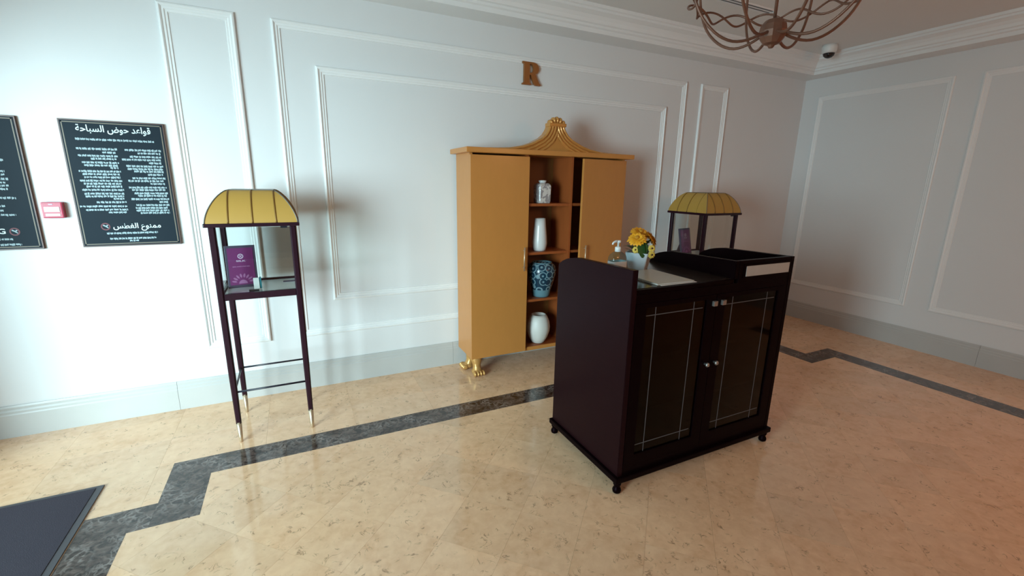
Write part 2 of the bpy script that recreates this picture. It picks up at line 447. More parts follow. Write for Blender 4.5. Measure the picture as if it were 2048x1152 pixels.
# glazed entrance in the left wall (beyond the picture's edge; the daylight comes in here)
d1 = struct('door_1', (XL-.08, -2.24, 0))
b = B()
for y in (-3.75, -2.27, -.78): box(b, XL-.11, XL-.05, y, y+.06, 0, 2.1)
box(b, XL-.11, XL-.05, -3.75, -.72, 2.04, 2.1); box(b, XL-.11, XL-.05, -3.75, -.72, 0, .06)
obj('door_frame', b, M['door_frame'], d1)
for y0, y1 in ((-3.69, -2.27), (-2.21, -.78)):
    obj('door_glass', bx(XL-.084, XL-.078, y0, y1, .06, 2.04), M['glass'], d1)
b = B()
for y in (-2.35, -2.13): tube(b, [(XL-.02, y, .9), (XL-.02, y, 1.4)], .015)
obj('door_handle', b, M['steel'], d1)

# ------------------------------------------------------------------ text and flat marks
def text_bm(body, bold=0.0):
    c = bpy.data.curves.new('lettering', 'FONT'); c.body = body; c.size = 1; c.offset = bold; c.resolution_u = 3
    o = bpy.data.objects.new('lettering', c); COL.objects.link(o)
    bpy.context.view_layer.update()
    me = bpy.data.meshes.new_from_object(o.evaluated_get(bpy.context.evaluated_depsgraph_get()))
    bpy.data.objects.remove(o); bpy.data.curves.remove(c)
    b = B(); b.from_mesh(me); bpy.data.meshes.remove(me)
    return b

def text_on(b, body, x0, x1, z0, z1, y, bold=0.0, place=None):
    """lettering stretched into the box x0..x1, z0..z1 in the plane y (facing -y), added to bmesh b"""
    t = text_bm(body, bold)
    xs = [v.co.x for v in t.verts]; ys = [v.co.y for v in t.verts]
    ax, bx_, ay, by = min(xs), max(xs), min(ys), max(ys)
    base = len(b.verts); nv = []
    for v in t.verts:
        p = V(x0+(v.co.x-ax)/(bx_-ax)*(x1-x0), y, z0+(v.co.y-ay)/(by-ay)*(z1-z0))
        nv.append(b.verts.new(place(p) if place else p))
    t.verts.index_update()
    for f in t.faces:
        try: b.faces.new([nv[v.index] for v in f.verts])
        except ValueError: pass
    t.free()

def quad(b, x0, x1, z0, z1, y, place=None):
    ps = [V(x0, y, z0), V(x1, y, z0), V(x1, y, z1), V(x0, y, z1)]
    b.faces.new([b.verts.new(place(p) if place else p) for p in ps])

def smudge(b, x0, x1, z, hh, y, rnd, place=None):
    """one illegible line of small print: word-length dashes of uneven height"""
    x = x0
    while x < x1-.001:
        w = min(rnd.uniform(.008, .024), x1-x)
        n = max(1, int(w/.004))
        for k in range(n):
            a = x+w*k/n
            t = hh*rnd.uniform(.35, .62); lo = hh*rnd.uniform(.18, .5)
            quad(b, a, a+w/n*.92, z-lo, z+t, y, place)
        x += w + rnd.uniform(.0022, .004)

def ring(b, cx, cz, r0, r1, y, n=28, place=None):
    A = []; C = []
    for i in range(n):
        t = 2*PI*i/n
        p = V(cx+r0*math.cos(t), y, cz+r0*math.sin(t)); q = V(cx+r1*math.cos(t), y, cz+r1*math.sin(t))
        A.append(b.verts.new(place(p) if place else p)); C.append(b.verts.new(place(q) if place else q))
    for i in range(n):
        j = (i+1) % n; b.faces.new((A[i], A[j], C[j], C[i]))

def board_body(root, x0, x1, z0, z1):
    b = B(); box(b, x0, x1, -.016, 0, z0, z1, .0015); obj('backing', b, M['board_edge'], root)
    obj('panel', bx(x0+.007, x1-.007, -.0175, -.015, z0+.007, z1-.007), M['board'], root)
    b = B()
    for a, c, e, f in ((x0+.013, x1-.013, z0+.013, z0+.018), (x0+.013, x1-.013, z1-.018, z1-.013), (x0+.013, x0+.018, z0+.013, z1-.013), (x1-.018, x1-.013, z0+.013, z1-.013)):
        box(b, a, c, -.0182, -.017, e, f)
    obj('border', b, M['board_gold'], root)

YP = -.0183
rnd = random.Random(3)
sx0, sx1, sz0, sz1 = -1.113, -.647, 1.099, 1.803
sign = empty('rules_board', (-.88, 0, 1.099), 'black wall board of pool rules in Arabic with thin gold border', 'sign')
board_body(sign, sx0, sx1, sz0, sz1)
# positions measured in the crop 100..380 x 220..500 of the photograph, mapped on to the board
def bz(yc, xc):
    t = (xc-75)/(935-75); top = 75+45*t; t2 = (xc-280)/(1085-280); bot = 1125-30*t2
    return sz1-(yc-top)/(bot-top)*(sz1-sz0)
def bxx(xc, yc):
    s = (yc-75)/1050.0; l = 70+208*s; r = 938+147*(yc-120)/980.0
    return sx0+(xc-l)/(r-l)*(sx1-sx0)
rules = [(220, 545, 318), (425, 535, 347), (235, 550, 373), (335, 545, 397), (265, 560, 427), (283, 555, 450), (490, 555, 470), (240, 575, 497), (270, 565, 520),
         (283, 570, 545), (250, 585, 573), (280, 580, 597), (300, 585, 620), (268, 600, 648), (285, 605, 678), (293, 600, 700), (515, 602, 720), (380, 620, 748), (250, 625, 782),
         (297, 632, 810), (475, 620, 832), (608, 920, 330), (715, 910, 355), (650, 925, 382), (585, 915, 405), (810, 920, 432), (620, 935, 457), (630, 930, 480), (685, 935, 500),
         (800, 930, 525), (670, 950, 553), (635, 940, 575), (820, 945, 598), (640, 960, 628), (665, 955, 648), (685, 970, 675), (715, 960, 695), (660, 980, 722), (895, 970, 745),
         (700, 985, 772), (695, 975, 795), (700, 980, 815), (735, 985, 835), (215, 855, 250), (460, 880, 1003), (485, 870, 1048), (645, 720, 1068)]
b = B()
for xl, xr, y in rules:
    smudge(b, bxx(xl, y), bxx(xr, y), bz(y, (xl+xr)/2), .0125, YP, rnd)
obj('small_print', b, M['print_grey'], sign)
b = B()
AR1 = '\ufed7\ufeee\ufe8d\ufecb\ufeaa \ufea3\ufeee\ufebd \ufe8d\ufedf\ufeb4\ufe92\ufe8e\ufea3\ufe94'
AR2 = '\ufee3\ufee4\ufee8\ufeee\ufec9 \ufe8d\ufedf\ufed0\ufec4\ufeb2'
text_on(b, AR1[::-1], bxx(213, 150), bxx(826, 175), bz(205, 520), bz(135, 520), YP, .018)
obj('heading', b, M['print_white'], sign); b = B()
text_on(b, AR2[::-1], bxx(508, 945), bxx(905, 945), bz(985, 700), bz(918, 700), YP, .018)
obj('warning', b, M['print_white'], sign)
def no_diving(root, cx, cz):
    b = B(); ring(b, cx, cz, .0155, .0215, YP)
    obj('warning_ring', b, M['print_red'], root)
    b = B()
    for p in ([(-.012, .006), (-.002, .000), (.002, .005), (-.008, .012)], [(-.002, .000), (.010, -.010), (.013, -.007), (.003, .005)]):
        b.faces.new([b.verts.new((cx+x, YP-.0002, cz+z)) for x, z in p])
    ring(b, cx+.008, cz+.006, .0001, .004, YP-.0002, 10)
    obj('diver_mark', b, M['print_grey'], root)
no_diving(sign, bxx(450, 950), bz(950, 450))

tx0, tx1 = -1.745, -1.279
sign2 = empty('rules_board', (-1.512, 0, 1.099), 'black wall board of pool rules in English at the left edge of the photo', 'sign')
board_body(sign2, tx0, tx1, sz0, sz1)
b = B(); rnd = random.Random(11)
z = 1.70
smudge(b, -1.68, -1.357, 1.725, .0125, YP, rnd)
ends = [(-1.38, 1.655), (-1.40, 1.637), (-1.37, 1.617), (-1.36, 1.575), (-1.42, 1.557), (-1.385, 1.535), (-1.365, 1.517), (-1.368, 1.500), (-1.358, 1.477), (-1.372, 1.458), (-1.362, 1.442), (-1.368, 1.424),
        (-1.45, 1.40), (-1.345, 1.378), (-1.455, 1.36), (-1.395, 1.335), (-1.405, 1.312), (-1.36, 1.288), (-1.43, 1.27)]
for e, z in ends: smudge(b, -1.50-.02*rnd.random(), e, z, .0125, YP, rnd)
for e, z in ends: smudge(b, -1.69, -1.53-.04*rnd.random(), z, .0125, YP, rnd)
smudge(b, -1.62, -1.395, 1.157, .0125, YP, rnd); smudge(b, -1.64, -1.365, 1.128, .0125, YP, rnd)
obj('small_print', b, M['print_grey'], sign2)
b = B()
text_on(b, 'Swimming Pool Rules', -1.68, -1.412, 1.748, 1.780, YP, .018)
obj('heading', b, M['print_white'], sign2); b = B()
text_on(b, 'NO DIVING', -1.66, -1.418, 1.187, 1.216, YP, .018)
obj('warning', b, M['print_white'], sign2)
no_diving(sign2, -1.382, 1.198)

fa = empty('call_point', (-1.203, 0, 1.313), 'small red fire alarm call point with a white label on the wall', 'alarm')
b = B(); box(b, -1.248, -1.160, -.036, 0, 1.269, 1.357, .006); obj('housing', b, M['red'], fa)
b = B(); box(b, -1.237, -1.173, -.0385, -.035, 1.303, 1.331, .001); obj('break_glass', b, M['paper'], fa)
b = B(); box(b, -1.235, -1.174, -.038, -.035, 1.281, 1.294, .001); obj('label_strip', b, M['paper'], fa)
b = B(); box(b, -1.216, -1.198, -.0375, -.035, 1.341, 1.348, .001); obj('indicator', b, M['print_pink'], fa)

# bronze letter R
def letter_r():
    c = bpy.data.curves.new('letter', 'CURVE'); c.dimensions = '2D'; c.fill_mode = 'BOTH'; c.extrude = .010; c.bevel_depth = .0015
    def arc(cx, cy, rx, ry, a0, a1, n=12):
        return [(cx+rx*math.cos(math.radians(a0+(a1-a0)*i/n)), cy+ry*math.sin(math.radians(a0+(a1-a0)*i/n))) for i in range(n+1)]
    outer = [(0, 0), (.46, 0), (.46, .05), (.375, .085), (.375, .455), (.455, .455), (.60, .15), (.66, .05), (.74, 0), (1.0, 0), (1.0, .05), (.93, .085), (.70, .485)]
    outer += arc(.56, .735, .335, .265, -65, 90, 14) + [(.0, 1.0), (0, .95), (.09, .915), (.09, .085), (0, .05)]
    inner = [(.375, .53), (.375, .925), (.48, .925)] + arc(.48, .728, .115, .197, 90, -90, 12) + [(.48, .53)]
    for poly in (outer, inner):
        s = c.splines.new('POLY'); s.points.add(len(poly)-1); s.use_cyclic_u = True
        for p, (x, y) in zip(s.points, poly): p.co = (x*.160, y*.164, 0, 1)
    o = bpy.data.objects.new('letter', c); COL.objects.link(o); bpy.context.view_layer.update()
    me = bpy.data.meshes.new_from_object(o.evaluated_get(bpy.context.evaluated_depsgraph_get()))
    bpy.data.objects.remove(o); bpy.data.curves.remove(c)
    b = B(); b.from_mesh(me); bpy.data.meshes.remove(me)
    for v in b.verts: v.co = V(v.co.x, -v.co.z-.0125, v.co.y)
    bmesh.ops.translate(b, verts=b.verts, vec=(1.704, 0, 2.259))
    return b
o = obj('wall_letter', letter_r(), M['bronze_letter'], origin=(1.785, -.0125, 2.259))
o['label'] = 'bronze capital letter R fixed on the white wall above the gold cabinet'; o['category'] = 'letter'

# ------------------------------------------------------------------ gold cabinet
CX0, CX1, CYF, CYB = 1.145, 2.527, -.34, -.03
cab = empty('display_cabinet', (1.836, -.19, 0), 'tall gold cabinet with a swooping fluted crest, two doors and open middle shelves', 'cabinet')
ZB, ZT = .155, 1.703
DT = .022                                         # door thickness
fy = CYF+DT                                       # carcass front
b = B()
box(b, CX0, CX0+.022, fy, CYB, ZB, ZT)
obj('side_panel', b, M['gold_wood'], cab)
obj('side_panel', bx(CX1-.022, CX1, fy, CYB, ZB, ZT), M['gold_wood'], cab)
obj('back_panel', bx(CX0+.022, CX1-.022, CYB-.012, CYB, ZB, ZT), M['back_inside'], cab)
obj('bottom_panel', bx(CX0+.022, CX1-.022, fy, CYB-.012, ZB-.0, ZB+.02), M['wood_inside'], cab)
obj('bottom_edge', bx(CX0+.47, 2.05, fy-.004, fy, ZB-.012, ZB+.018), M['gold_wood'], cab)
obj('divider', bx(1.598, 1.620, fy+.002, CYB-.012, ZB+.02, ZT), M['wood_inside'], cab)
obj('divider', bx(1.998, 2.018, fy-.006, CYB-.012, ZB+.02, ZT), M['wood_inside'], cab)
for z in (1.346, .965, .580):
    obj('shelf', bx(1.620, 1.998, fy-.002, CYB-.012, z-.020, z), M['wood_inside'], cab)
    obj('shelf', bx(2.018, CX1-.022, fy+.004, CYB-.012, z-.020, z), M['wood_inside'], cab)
# doors: the left one shut, the right one standing a little open
def door(hx, ang, left):
    w = .472
    b = B()
    if left: box(b, hx, hx+w, CYF, CYF+DT, ZB-.003, ZT-.012, .002)
    else: box(b, hx-w, hx, CYF, CYF+DT, ZB-.003, ZT-.012, .002)
    hb = B(); x = hx+w-.040 if left else hx-w+.040
    tube(hb, [(x, CYF-.024, .83), (x, CYF-.024, 1.015)], .0055, 10)
    for z in (.855, .99): tube(hb, [(x, CYF, z), (x, CYF-.024, z)], .004, 8)
    R_ = Matrix.Translation((hx, CYF+DT, 0)) @ Matrix.Rotation(ang, 4, 'Z') @ Matrix.Translation((-hx, -CYF-DT, 0))
    for q in (b, hb): bmesh.ops.transform(q, matrix=R_, verts=q.verts)
    d = obj('door', b, M['gold_wood'], cab)
    obj('door_handle', hb, M['brass'], d)
door(CX0, 0, True)
door(CX1, .137, False)
obj('top_slab', bx(CX0-.045, CX1+.045, CYF-.045, CYB+.01, ZT, ZT+.036, bev=.006), M['gold_wood'], cab)
# fluted crest
sil = [(-.69, 0.0), (-.60, .001), (-.50, .004), (-.403, .011), (-.296, .029), (-.216, .054), (-.136, .092), (-.101, .120), (-.080, .150), (-.070, .172), (-.067, .195)]
NX, NZ = 200, 26
def sil_z(x):
    x = -abs(x)
    if x >= sil[-1][0]: return .195
    for (a, za), (c, zc) in zip(sil, sil[1:]):
        if a <= x <= c: return za+(zc-za)*(x-a)/(c-a)
    return 0.0
def sil_d(x, z):
    x = -abs(x); best = 9
    for (a, za), (c, zc) in zip(sil, sil[1:]):
        dx, dz = c-a, zc-za; t = max(0, min(1, ((x-a)*dx+(z-za)*dz)/(dx*dx+dz*dz)))
        best = min(best, math.hypot(x-a-dx*t, z-za-dz*t))
    return best
b = B(); z0 = ZT+.036; cx = 1.843; yf = CYF-.030
xs_ = []
for i in range(NX+1):
    t = -1+2*i/NX; xs_.append(math.copysign(abs(t)**1.6, t)*.69)
grid = []
for x in xs_:
    hz = max(sil_z(x), .0006); colv = []
    for j in range(NZ+1):
        z = hz*j/NZ; d = sil_d(x, z)
        fl = -.004+.016*abs(math.sin(PI*d/.0225))**.7 if d < .0225*4.02 else .004
        fade = max(0.0, min(1.0, (.56-abs(x))/.16))
        yy = yf + .035*(z/.195)**.7 - fl*fade
        colv.append(b.verts.new((cx+x, yy, z0+z)))
    grid.append(colv)
for i in range(NX):
    for j in range(NZ):
        f = b.faces.new((grid[i][j], grid[i+1][j], grid[i+1][j+1], grid[i][j+1])); f.smooth = True
yb = yf+.09
back = [[b.verts.new((cx+x, yb, z0)), b.verts.new((cx+x, yb, z0+max(sil_z(x), .0006)))] for x in xs_]
for i in range(NX):
    b.faces.new((grid[i][-1], grid[i+1][-1], back[i+1][1], back[i][1]))
    b.faces.new((back[i][0], back[i+1][0], back[i+1][1], back[i][1]))
obj('crest', b, M['gold_carved'], cab)
b = B()
box(b, cx-.074, cx+.074, yf+.014, yf+.088, z0+.176, z0+.204, .010)
for k in range(5):
    a = (k-2)/2.0
    ellipsoid(b, (cx+a*.052, yf+.048, z0+.205+.018*(1-a*a)), .0165, .036, .024+.006*(1-a*a), 12, 8, Matrix.Rotation(a*.45, 3, 'Y'))
obj('finial', b, M['gold_carved'], cab)
# lion-paw feet
def paw(px, py, ang):
    """ang: direction in which the toes point"""
    b = B()
    path = [(-.022, .157, .050), (-.018, .130, .048), (-.006, .100, .038), (-.002, .074, .031), (.006, .050, .034), (.014, .030, .042)]
    rings = []
    for u, z, r in path:
        ring_ = []
        for k in range(12):
            t = 2*PI*k/12; ring_.append((u+r*math.cos(t), r*1.02*math.sin(t), z))
        rings.append(ring_)
    loft(b, rings, True, True, True, True)
    ellipsoid(b, (.014, 0, .026), .052, .048, .0255, 14, 8)
    toes = B()
    for k in range(4):
        v = (k-1.5)*.0245
        ellipsoid(toes, (.054-.10*abs(v)**1.3, v, .0215), .029, .0130, .0212, 10, 7)
    Rm = Matrix.Translation((px, py, 0)) @ Matrix.Rotation(ang, 4, 'Z')
    for q in (b, toes): bmesh.ops.transform(q, matrix=Rm, verts=q.verts)
    l = obj('leg', b, M['gilt'], cab)
    obj('toes', toes, M['gilt'], l)
paw(1.212, -.275, -PI/2); paw(1.206, -.135, PI); paw(2.460, -.275, -PI/2); paw(2.466, -.135, 0)

# things on the cabinet shelves
def square_jar():
    x, y, z = 1.785, -.245, 1.346
    j = empty('ginger_jar', (x, y, z), 'square white porcelain jar with grey floral pattern on the top cabinet shelf', 'jar')
    b = B(); prof = [(.044, 0), (.050, .004), (.052, .02), (.053, .13), (.050, .143), (.040, .152), (.028, .156)]
    rings = []
    for r, zz in prof:
        c = .14*r; ring_ = []
        for sx_, sy_ in ((1, 1), (-1, 1), (-1, -1), (1, -1)):
            pts = [(r, r-c), (r-c, r)] if sx_*sy_ > 0 else [(r-c, r), (r, r-c)]
            ring_ += [(x+sx_*p, y+sy_*q, z+zz) for p, q in pts]
        rings.append(ring_)
    loft(b, rings); obj('body', b, M['floral'], j)
    b = B(); lathe(b, [(.026, .150), (.026, .163), (.031, .166), (.031, .175), (.024, .177)], (x, y, z), 24); obj('neck', b, M['porcelain'], j)
square_jar()
def vase(name, x, y, z, prof, m, label, ripple=None, inner=True, cat='vase'):
    b = B(); pr = list(prof)
    if inner:
        r, h_ = pr[-1]; pr += [(r-.006, h_-.001), (r-.010, h_-.03), (r*.7, h_*.55)]
    lathe(b, pr, (x, y, z), 48, True, True, ripple)
    o = obj(name, b, m, origin=(x, y, z)); o['label'] = label; o['category'] = cat
vase('ribbed_vase', 1.772, -.245, .965, [(.040, 0), (.052, .006), (.058, .03), (.062, .065), (.058, .12), (.050, .20), (.044, .262)], M['porcelain'],
     'tall tapered white ribbed vase on the second cabinet shelf', lambda a, z: .012*math.cos(24*a)*max(0, min(1, (.15-z)/.10)))
vase('scroll_jar', 1.806, -.238, .580, [(.060, 0), (.070, .004), (.073, .02), (.083, .07), (.101, .13), (.116, .19), (.118, .225), (.110, .255), (.092, .277), (.080, .282), (.082, .290)], M['blue_jar'],
     'round blue jar with pale scroll pattern on the third cabinet shelf', cat='jar')
vase('oval_vase', 1.785, -.245, .175, [(.042, 0), (.055, .008), (.078, .05), (.096, .105), (.099, .14), (.092, .19), (.078, .225), (.061, .248)], M['matte_white'],
     'matte white oval faceted vase on the lowest cabinet shelf', lambda a, z: .010*abs(math.cos(5*a)))

# ------------------------------------------------------------------ tall glass display cases with gold canopies
def display_case(x0, y0, label):
    """near left corner of the leg square at x0, y0; side .41"""
    Sd = .414
    cx, cy = x0+Sd/2, y0+Sd/2
    t = empty('display_case', (cx, cy, 0), label, 'display case', 'tall glass display cases')
    hw = .0165
    for sx_ in (-1, 1):
        for sy_ in (-1, 1):
            px, py = cx+sx_*(Sd/2-hw), cy+sy_*(Sd/2-hw)
            b = B(); rings = []
            for z, r in ((.120, .0135), (.42, hw), (1.25, hw)):
                c = r*.45
                rings.append([(px+a*r if k else px+a*(r-c), py+d*(r-c) if k else py+d*r, z) for a, d, ks in ((1, 1, (1, 0)), (-1, 1, (0, 1)), (-1, -1, (1, 0)), (1, -1, (0, 1))) for k in ks])
            loft(b, rings)
            l = obj('leg', b, M['mahogany'], t)
            b = B(); lathe(b, [(.0085, 0), (.0095, .004), (.0150, .128)], (px, py, 0), 16); obj('ferrule', b, M['brass'], l)
    i0, i1 = -(Sd/2-2*hw), Sd/2-2*hw
    e0, e1 = -(Sd/2-.006), Sd/2-.006
    def rails(name, z0, z1, th, m, inset=.003):
        for k in range(4):
            b = B()
            s = Sd/2-inset
            if k == 0: box(b, cx+i0, cx+i1, cy-s, cy-s+th, z0, z1)
            if k == 1: box(b, cx+i0, cx+i1, cy+s-th, cy+s, z0, z1)
            if k == 2: box(b, cx-s, cx-s+th, cy+i0, cy+i1, z0, z1)
            if k == 3: box(b, cx+s-th, cx+s, cy+i0, cy+i1, z0, z1)
            obj(name, b, m, t)
    rails('apron', .853, .889, .020, M['mahogany'])
    for k in range(4):
        b = B(); s = Sd/2-hw; z = .312
        p = [((cx-s, cy-s, z), (cx+s, cy-s, z)), ((cx-s, cy+s, z), (cx+s, cy+s, z)), ((cx-s, cy-s, z), (cx-s, cy+s, z)), ((cx+s, cy-s, z), (cx+s, cy+s, z))][k]
        tube(b, p, .0058, 10); obj('stretcher', b, M['rod'], t)
    obj('display_floor', bx(cx+e0+.02, cx+e1-.02, cy+e0+.02, cy+e1-.02, .862, .878), M['tray_board'], t)
    for k in range(4):
        s = Sd/2-.014
        b = B()
        if k == 0: box(b, cx+i0, cx+i1, cy-s, cy-s+.004, .889, 1.245)
        if k == 1: box(b, cx+i0, cx+i1, cy+s-.004, cy+s, .889, 1.245)
        if k == 2: box(b, cx-s, cx-s+.004, cy+i0, cy+i1, .889, 1.245)
        if k == 3: box(b, cx+s-.004, cx+s, cy+i0, cy+i1, .889, 1.245)
        g = obj('glass_pane', b, M['glass'], t)
        if k == 0: obj('glass_clip', bx(cx+i1-.045, cx+i1-.012, cy-s-.003, cy-s+.007, 1.238, 1.252), M['rod'], g)
    R0 = Sd/2+.018
    obj('rim', bx(cx-R0, cx+R0, cy-R0, cy+R0, 1.250, 1.270, bev=.006), M['mahogany'], t)
    # canopy: four curved sides of four gold panels each, seams, hip edges, flat top
    rb, rt, Hc, zb = R0-.008, .108, .168, 1.270
    def P(f, s):  # f 0..1 up the curve, s -1..1 along the face (x at the foot), on the -y face
        a = f*PI/2
        rr = rt + (rb-rt)*max(0, math.cos(a))**1.33; zz = zb + Hc*math.sin(a)**1.33
        return rr, zz
    NF = 12
    cuts = [-1, -.52, 0, .52, 1]
    for k in range(4):
        Rm = Matrix.Translation((cx, cy, 0)) @ Matrix.Rotation(k*PI/2, 4, 'Z')
        for q in range(4):
            b = B(); rows = []
            for i in range(NF+1):
                rr, zz = P(i/NF, 0)
                l, r = max(cuts[q]*rb, -rr), min(cuts[q+1]*rb, rr)
                if q == 0: r = max(r, -rr)
                if q == 3: l = min(l, rr)
                rows.append(((l, -rr, zz), (r, -rr, zz)))
            vs = []
            for i, (a, c) in enumerate(rows):
                if (Vector(a)-Vector(c)).length < .002 and i > 2: break
                vs.append([b.verts.new(a), b.verts.new(c)])
            for a, c in zip(vs, vs[1:]):
                f = b.faces.new((a[0], a[1], c[1], c[0])); f.smooth = True
            bmesh.ops.transform(b, matrix=Rm, verts=b.verts)
            pn = obj('canopy_panel', b, M['gold_fabric'], t)
            sm = pn.modifiers.new('thickness', 'SOLIDIFY'); sm.thickness = .004; sm.offset = -1
            es = pn.modifiers.new('crisp_edges', 'EDGE_SPLIT'); es.split_angle = math.radians(40)
            if q < 3:
                b = B(); pts = []
                for i in range(NF+1):
                    rr, zz = P(i/NF, 0)
                    x = cuts[q+1]*rb
                    if abs(x) > rr+.001: break
                    pts.append(Rm @ V(x*(1-.06*i/NF), -rr, zz))
                tube(b, pts, .0046, 6); obj('seam', b, M['seam'], pn)
        b = B(); pts = []
        for i in range(NF+1):
            rr, zz = P(i/NF, 0); pts.append(Rm @ V(-rr, -rr, zz))
        tube(b, pts, .0034, 6); obj('hip_edge', b, M['roof_edge'], t)
    obj('canopy_top', bx(cx-rt-.001, cx+rt+.001, cy-rt-.001, cy+rt+.001, zb+Hc-.004, zb+Hc+.004, bev=.002), M['roof_edge'], t)
    return cx, cy
d1c = display_case(-.412, -.625, 'slim display case with yellow gold canopy near the left wall boards')
d2c = display_case(3.183, -.640, 'slim display case with gold canopy in the right corner behind the dark desk')

# spa sign with easel, card and label and reflection strip in the left case
ZF = .878
def plum_sign(cx, cy, w, hh, tilt, rotz, label, detail=True):
    t = empty('table_sign', (cx, cy, ZF), label, 'sign')
    T = Matrix.Translation((cx, cy, ZF)) @ Matrix.Rotation(rotz, 4, 'Z') @ Matrix.Rotation(-tilt, 4, 'X')
    pl = lambda p: T @ p
    def done(b): bmesh.ops.transform(b, matrix=T, verts=b.verts); return b
    obj('frame', done(bx(-w/2, w/2, 0, .014, 0, hh, bev=.002)), M['plum_frame'], t)
    obj('print', done(bx(-w/2+.012, w/2-.012, -.0015, .001, .016, hh-.014)), M['plum'], t)
    b = B(); T2 = T @ Matrix.Translation((w*.2, .012, hh*.82)) @ Matrix.Rotation(tilt+.32, 4, 'X')
    box(b, -.025, .025, 0, .005, -hh*.80, 0); bmesh.ops.transform(b, matrix=T2, verts=b.verts)
    lo = min(v.co.z for v in b.verts)
    if lo < ZF: bmesh.ops.translate(b, verts=b.verts, vec=(0, 0, ZF-lo+.0002))
    obj('easel_leg', b, M['plum_frame'], t)
    y = -.0019
    b = B(); ring(b, 0, hh*.745, .0105, .0145, y, 20, pl)
    for k in range(4):
        a = PI/4+k*PI/2
        b.faces.new([b.verts.new(pl(V(math.cos(a+d)*r, y, hh*.745+math.sin(a+d)*r))) for r, d in ((.0015, -.9), (.0085, -.28), (.0085, .28), (.0015, .9))])
    text_on(b, 'SILK', -.024, .024, hh*.615, hh*.655, y, .02, pl)
    obj('logo', b, M['print_pink'], t)
    if detail:
        b = B(); smudge(b, -.045, .045, hh*.50, .006, y, random.Random(5), pl)
        obj('subtitle', b, M['print_dim'], t)
        b = B()
        for k in range(8):
            a = math.radians(12+156*k/7); r0, r1 = .030, .058; wd_ = .0055
            c, s = math.cos(a), math.sin(a)
            pts = [(r0, 0), ((r0+r1)/2-.004, wd_), (r1-.006, wd_*.8), (r1, 0), (r1-.006, -wd_*.8), ((r0+r1)/2-.004, -wd_)]
            b.faces.new([b.verts.new(pl(V(u*c-v*s, y, hh*.115+u*s*.95+v*c))) for u, v in pts])
        n = 10
        b.faces.new([b.verts.new(pl(V(.022*math.cos(PI*i/n), y, hh*.095+.022*math.sin(PI*i/n)))) for i in range(n+1)])
        obj('lotus', b, M['print_dim'], t)
plum_sign(-.304, -.415, .153, .245, .10, .06, 'plum framed table sign with pale logo inside the left display case')
def simple(name, b, m, origin, label, cat):
    o = obj(name, b, m, origin=origin); o['label'] = label; o['category'] = cat; return o
c1 = empty('gift_card', (-.232, -.475, ZF), 'small upright white and teal card beside the plum sign in the left display case', 'card')
b = B(); box(b, -.248, -.219, -.480, -.474, ZF, ZF+.064, .001); obj('card_front', b, M['paper'], c1)
b = B(); box(b, -.219, -.209, -.474, -.450, ZF, ZF+.064, .001); obj('card_spine', b, M['teal'], c1)
simple('case_floor_strip', bx(-.268, -.218, -.553, -.540, ZF, ZF+.012, bev=.001), M['black'], (-.243, -.546, ZF), 'tiny black price label at the front of the left display case', 'label')
simple('case_floor_strip', bx(-.10, -.03, -.345, -.325, ZF, ZF+.006, bev=.001), M['plum_frame'], (-.065, -.335, ZF), 'small dark strip standing for a reflection at the back right of the left display case', 'label')  # dark strip added in place of a grey reflection
plum_sign(3.235, -.430, .17, .245, .20, .22, 'dark plum table sign inside the right corner display case', True)
simple('gift_card', bx(3.470, 3.490, -.47, -.462, ZF, ZF+.085, bev=.001), M['paper'], (3.48, -.466, ZF), 'slim white card standing in the right corner display case', 'card')

# ------------------------------------------------------------------ host desk
DX0, DX1, DYF, DYB = 1.318, 2.447, -1.895, -1.275
DZ = 1.040
desk = empty('host_desk', (1.88, -1.585, 0), 'dark espresso host desk with two glass doors and a raised tray on top', 'desk')
side = [(DYF, .095), (DYF, 1.133), (-1.457, 1.121), (-1.40, 1.112), (-1.355, 1.100), (-1.314, 1.083), (-1.285, 1.064), (DYB, 1.049), (DYB, .095)]
def profile_panel(name, x0, x1, poly, m):
    b = B(); prism(b, poly, x0, x1, 'x')
    es = [e for e in b.edges if e.calc_length() > .05]
    bmesh.ops.bevel(b, geom=es, offset=.0025, segments=2, affect='EDGES')
    return obj(name, b, m, desk)
profile_panel('side_panel', DX0, DX0+.030, side, M['espresso_lit_side'])
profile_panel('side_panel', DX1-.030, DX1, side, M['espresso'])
low = [(DYF+.004, DZ), (DYF+.004, 1.133), (-1.457, 1.121), (-1.40, 1.112), (-1.355, 1.100), (-1.314, 1.083), (-1.285, 1.064), (DYB, 1.049), (DYB, DZ)]
profile_panel('tray_side', 1.985, 2.012, low, M['espresso'])
obj('desktop', bx(DX0+.030, 1.985, DYF+.004, DYB, DZ-.022, DZ, bev=.002), M['espresso'], desk)
dm = obj('desktop_inlay', bx(DX0+.036, 1.980, DYF+.022, DYB-.01, DZ, DZ+.002), M['inlay'], desk)
obj('tray_floor', bx(2.012, DX1-.030, DYF+.03, DYB, DZ-.022, DZ), M['espresso_matte'], desk)
obj('tray_front', bx(2.012, DX1-.030, DYF+.002, DYF+.026, DZ-.022, 1.133, bev=.002), M['espresso'], desk)
pf = obj('label_frame', bx(2.045, 2.412, DYF-.004, DYF+.004, 1.042, 1.113, bev=.002), M['espresso'], desk)
obj('label_plate', bx(2.056, 2.402, DYF-.0055, DYF-.002, 1.050, 1.104, bev=.001), M['plate'], pf, label='pale metal label plate')
obj('top_rail', bx(DX0+.030, DX1-.030, DYF+.002, DYF+.024, .975, DZ-.022), M['espresso'], desk)
obj('bottom_rail', bx(DX0+.030, DX1-.030, DYF+.002, DYF+.024, .095, .130), M['espresso'], desk)
obj('back_panel', bx(DX0+.030, DX1-.030, DYB-.015, DYB, .095, DZ-.022), M['espresso_matte'], desk)
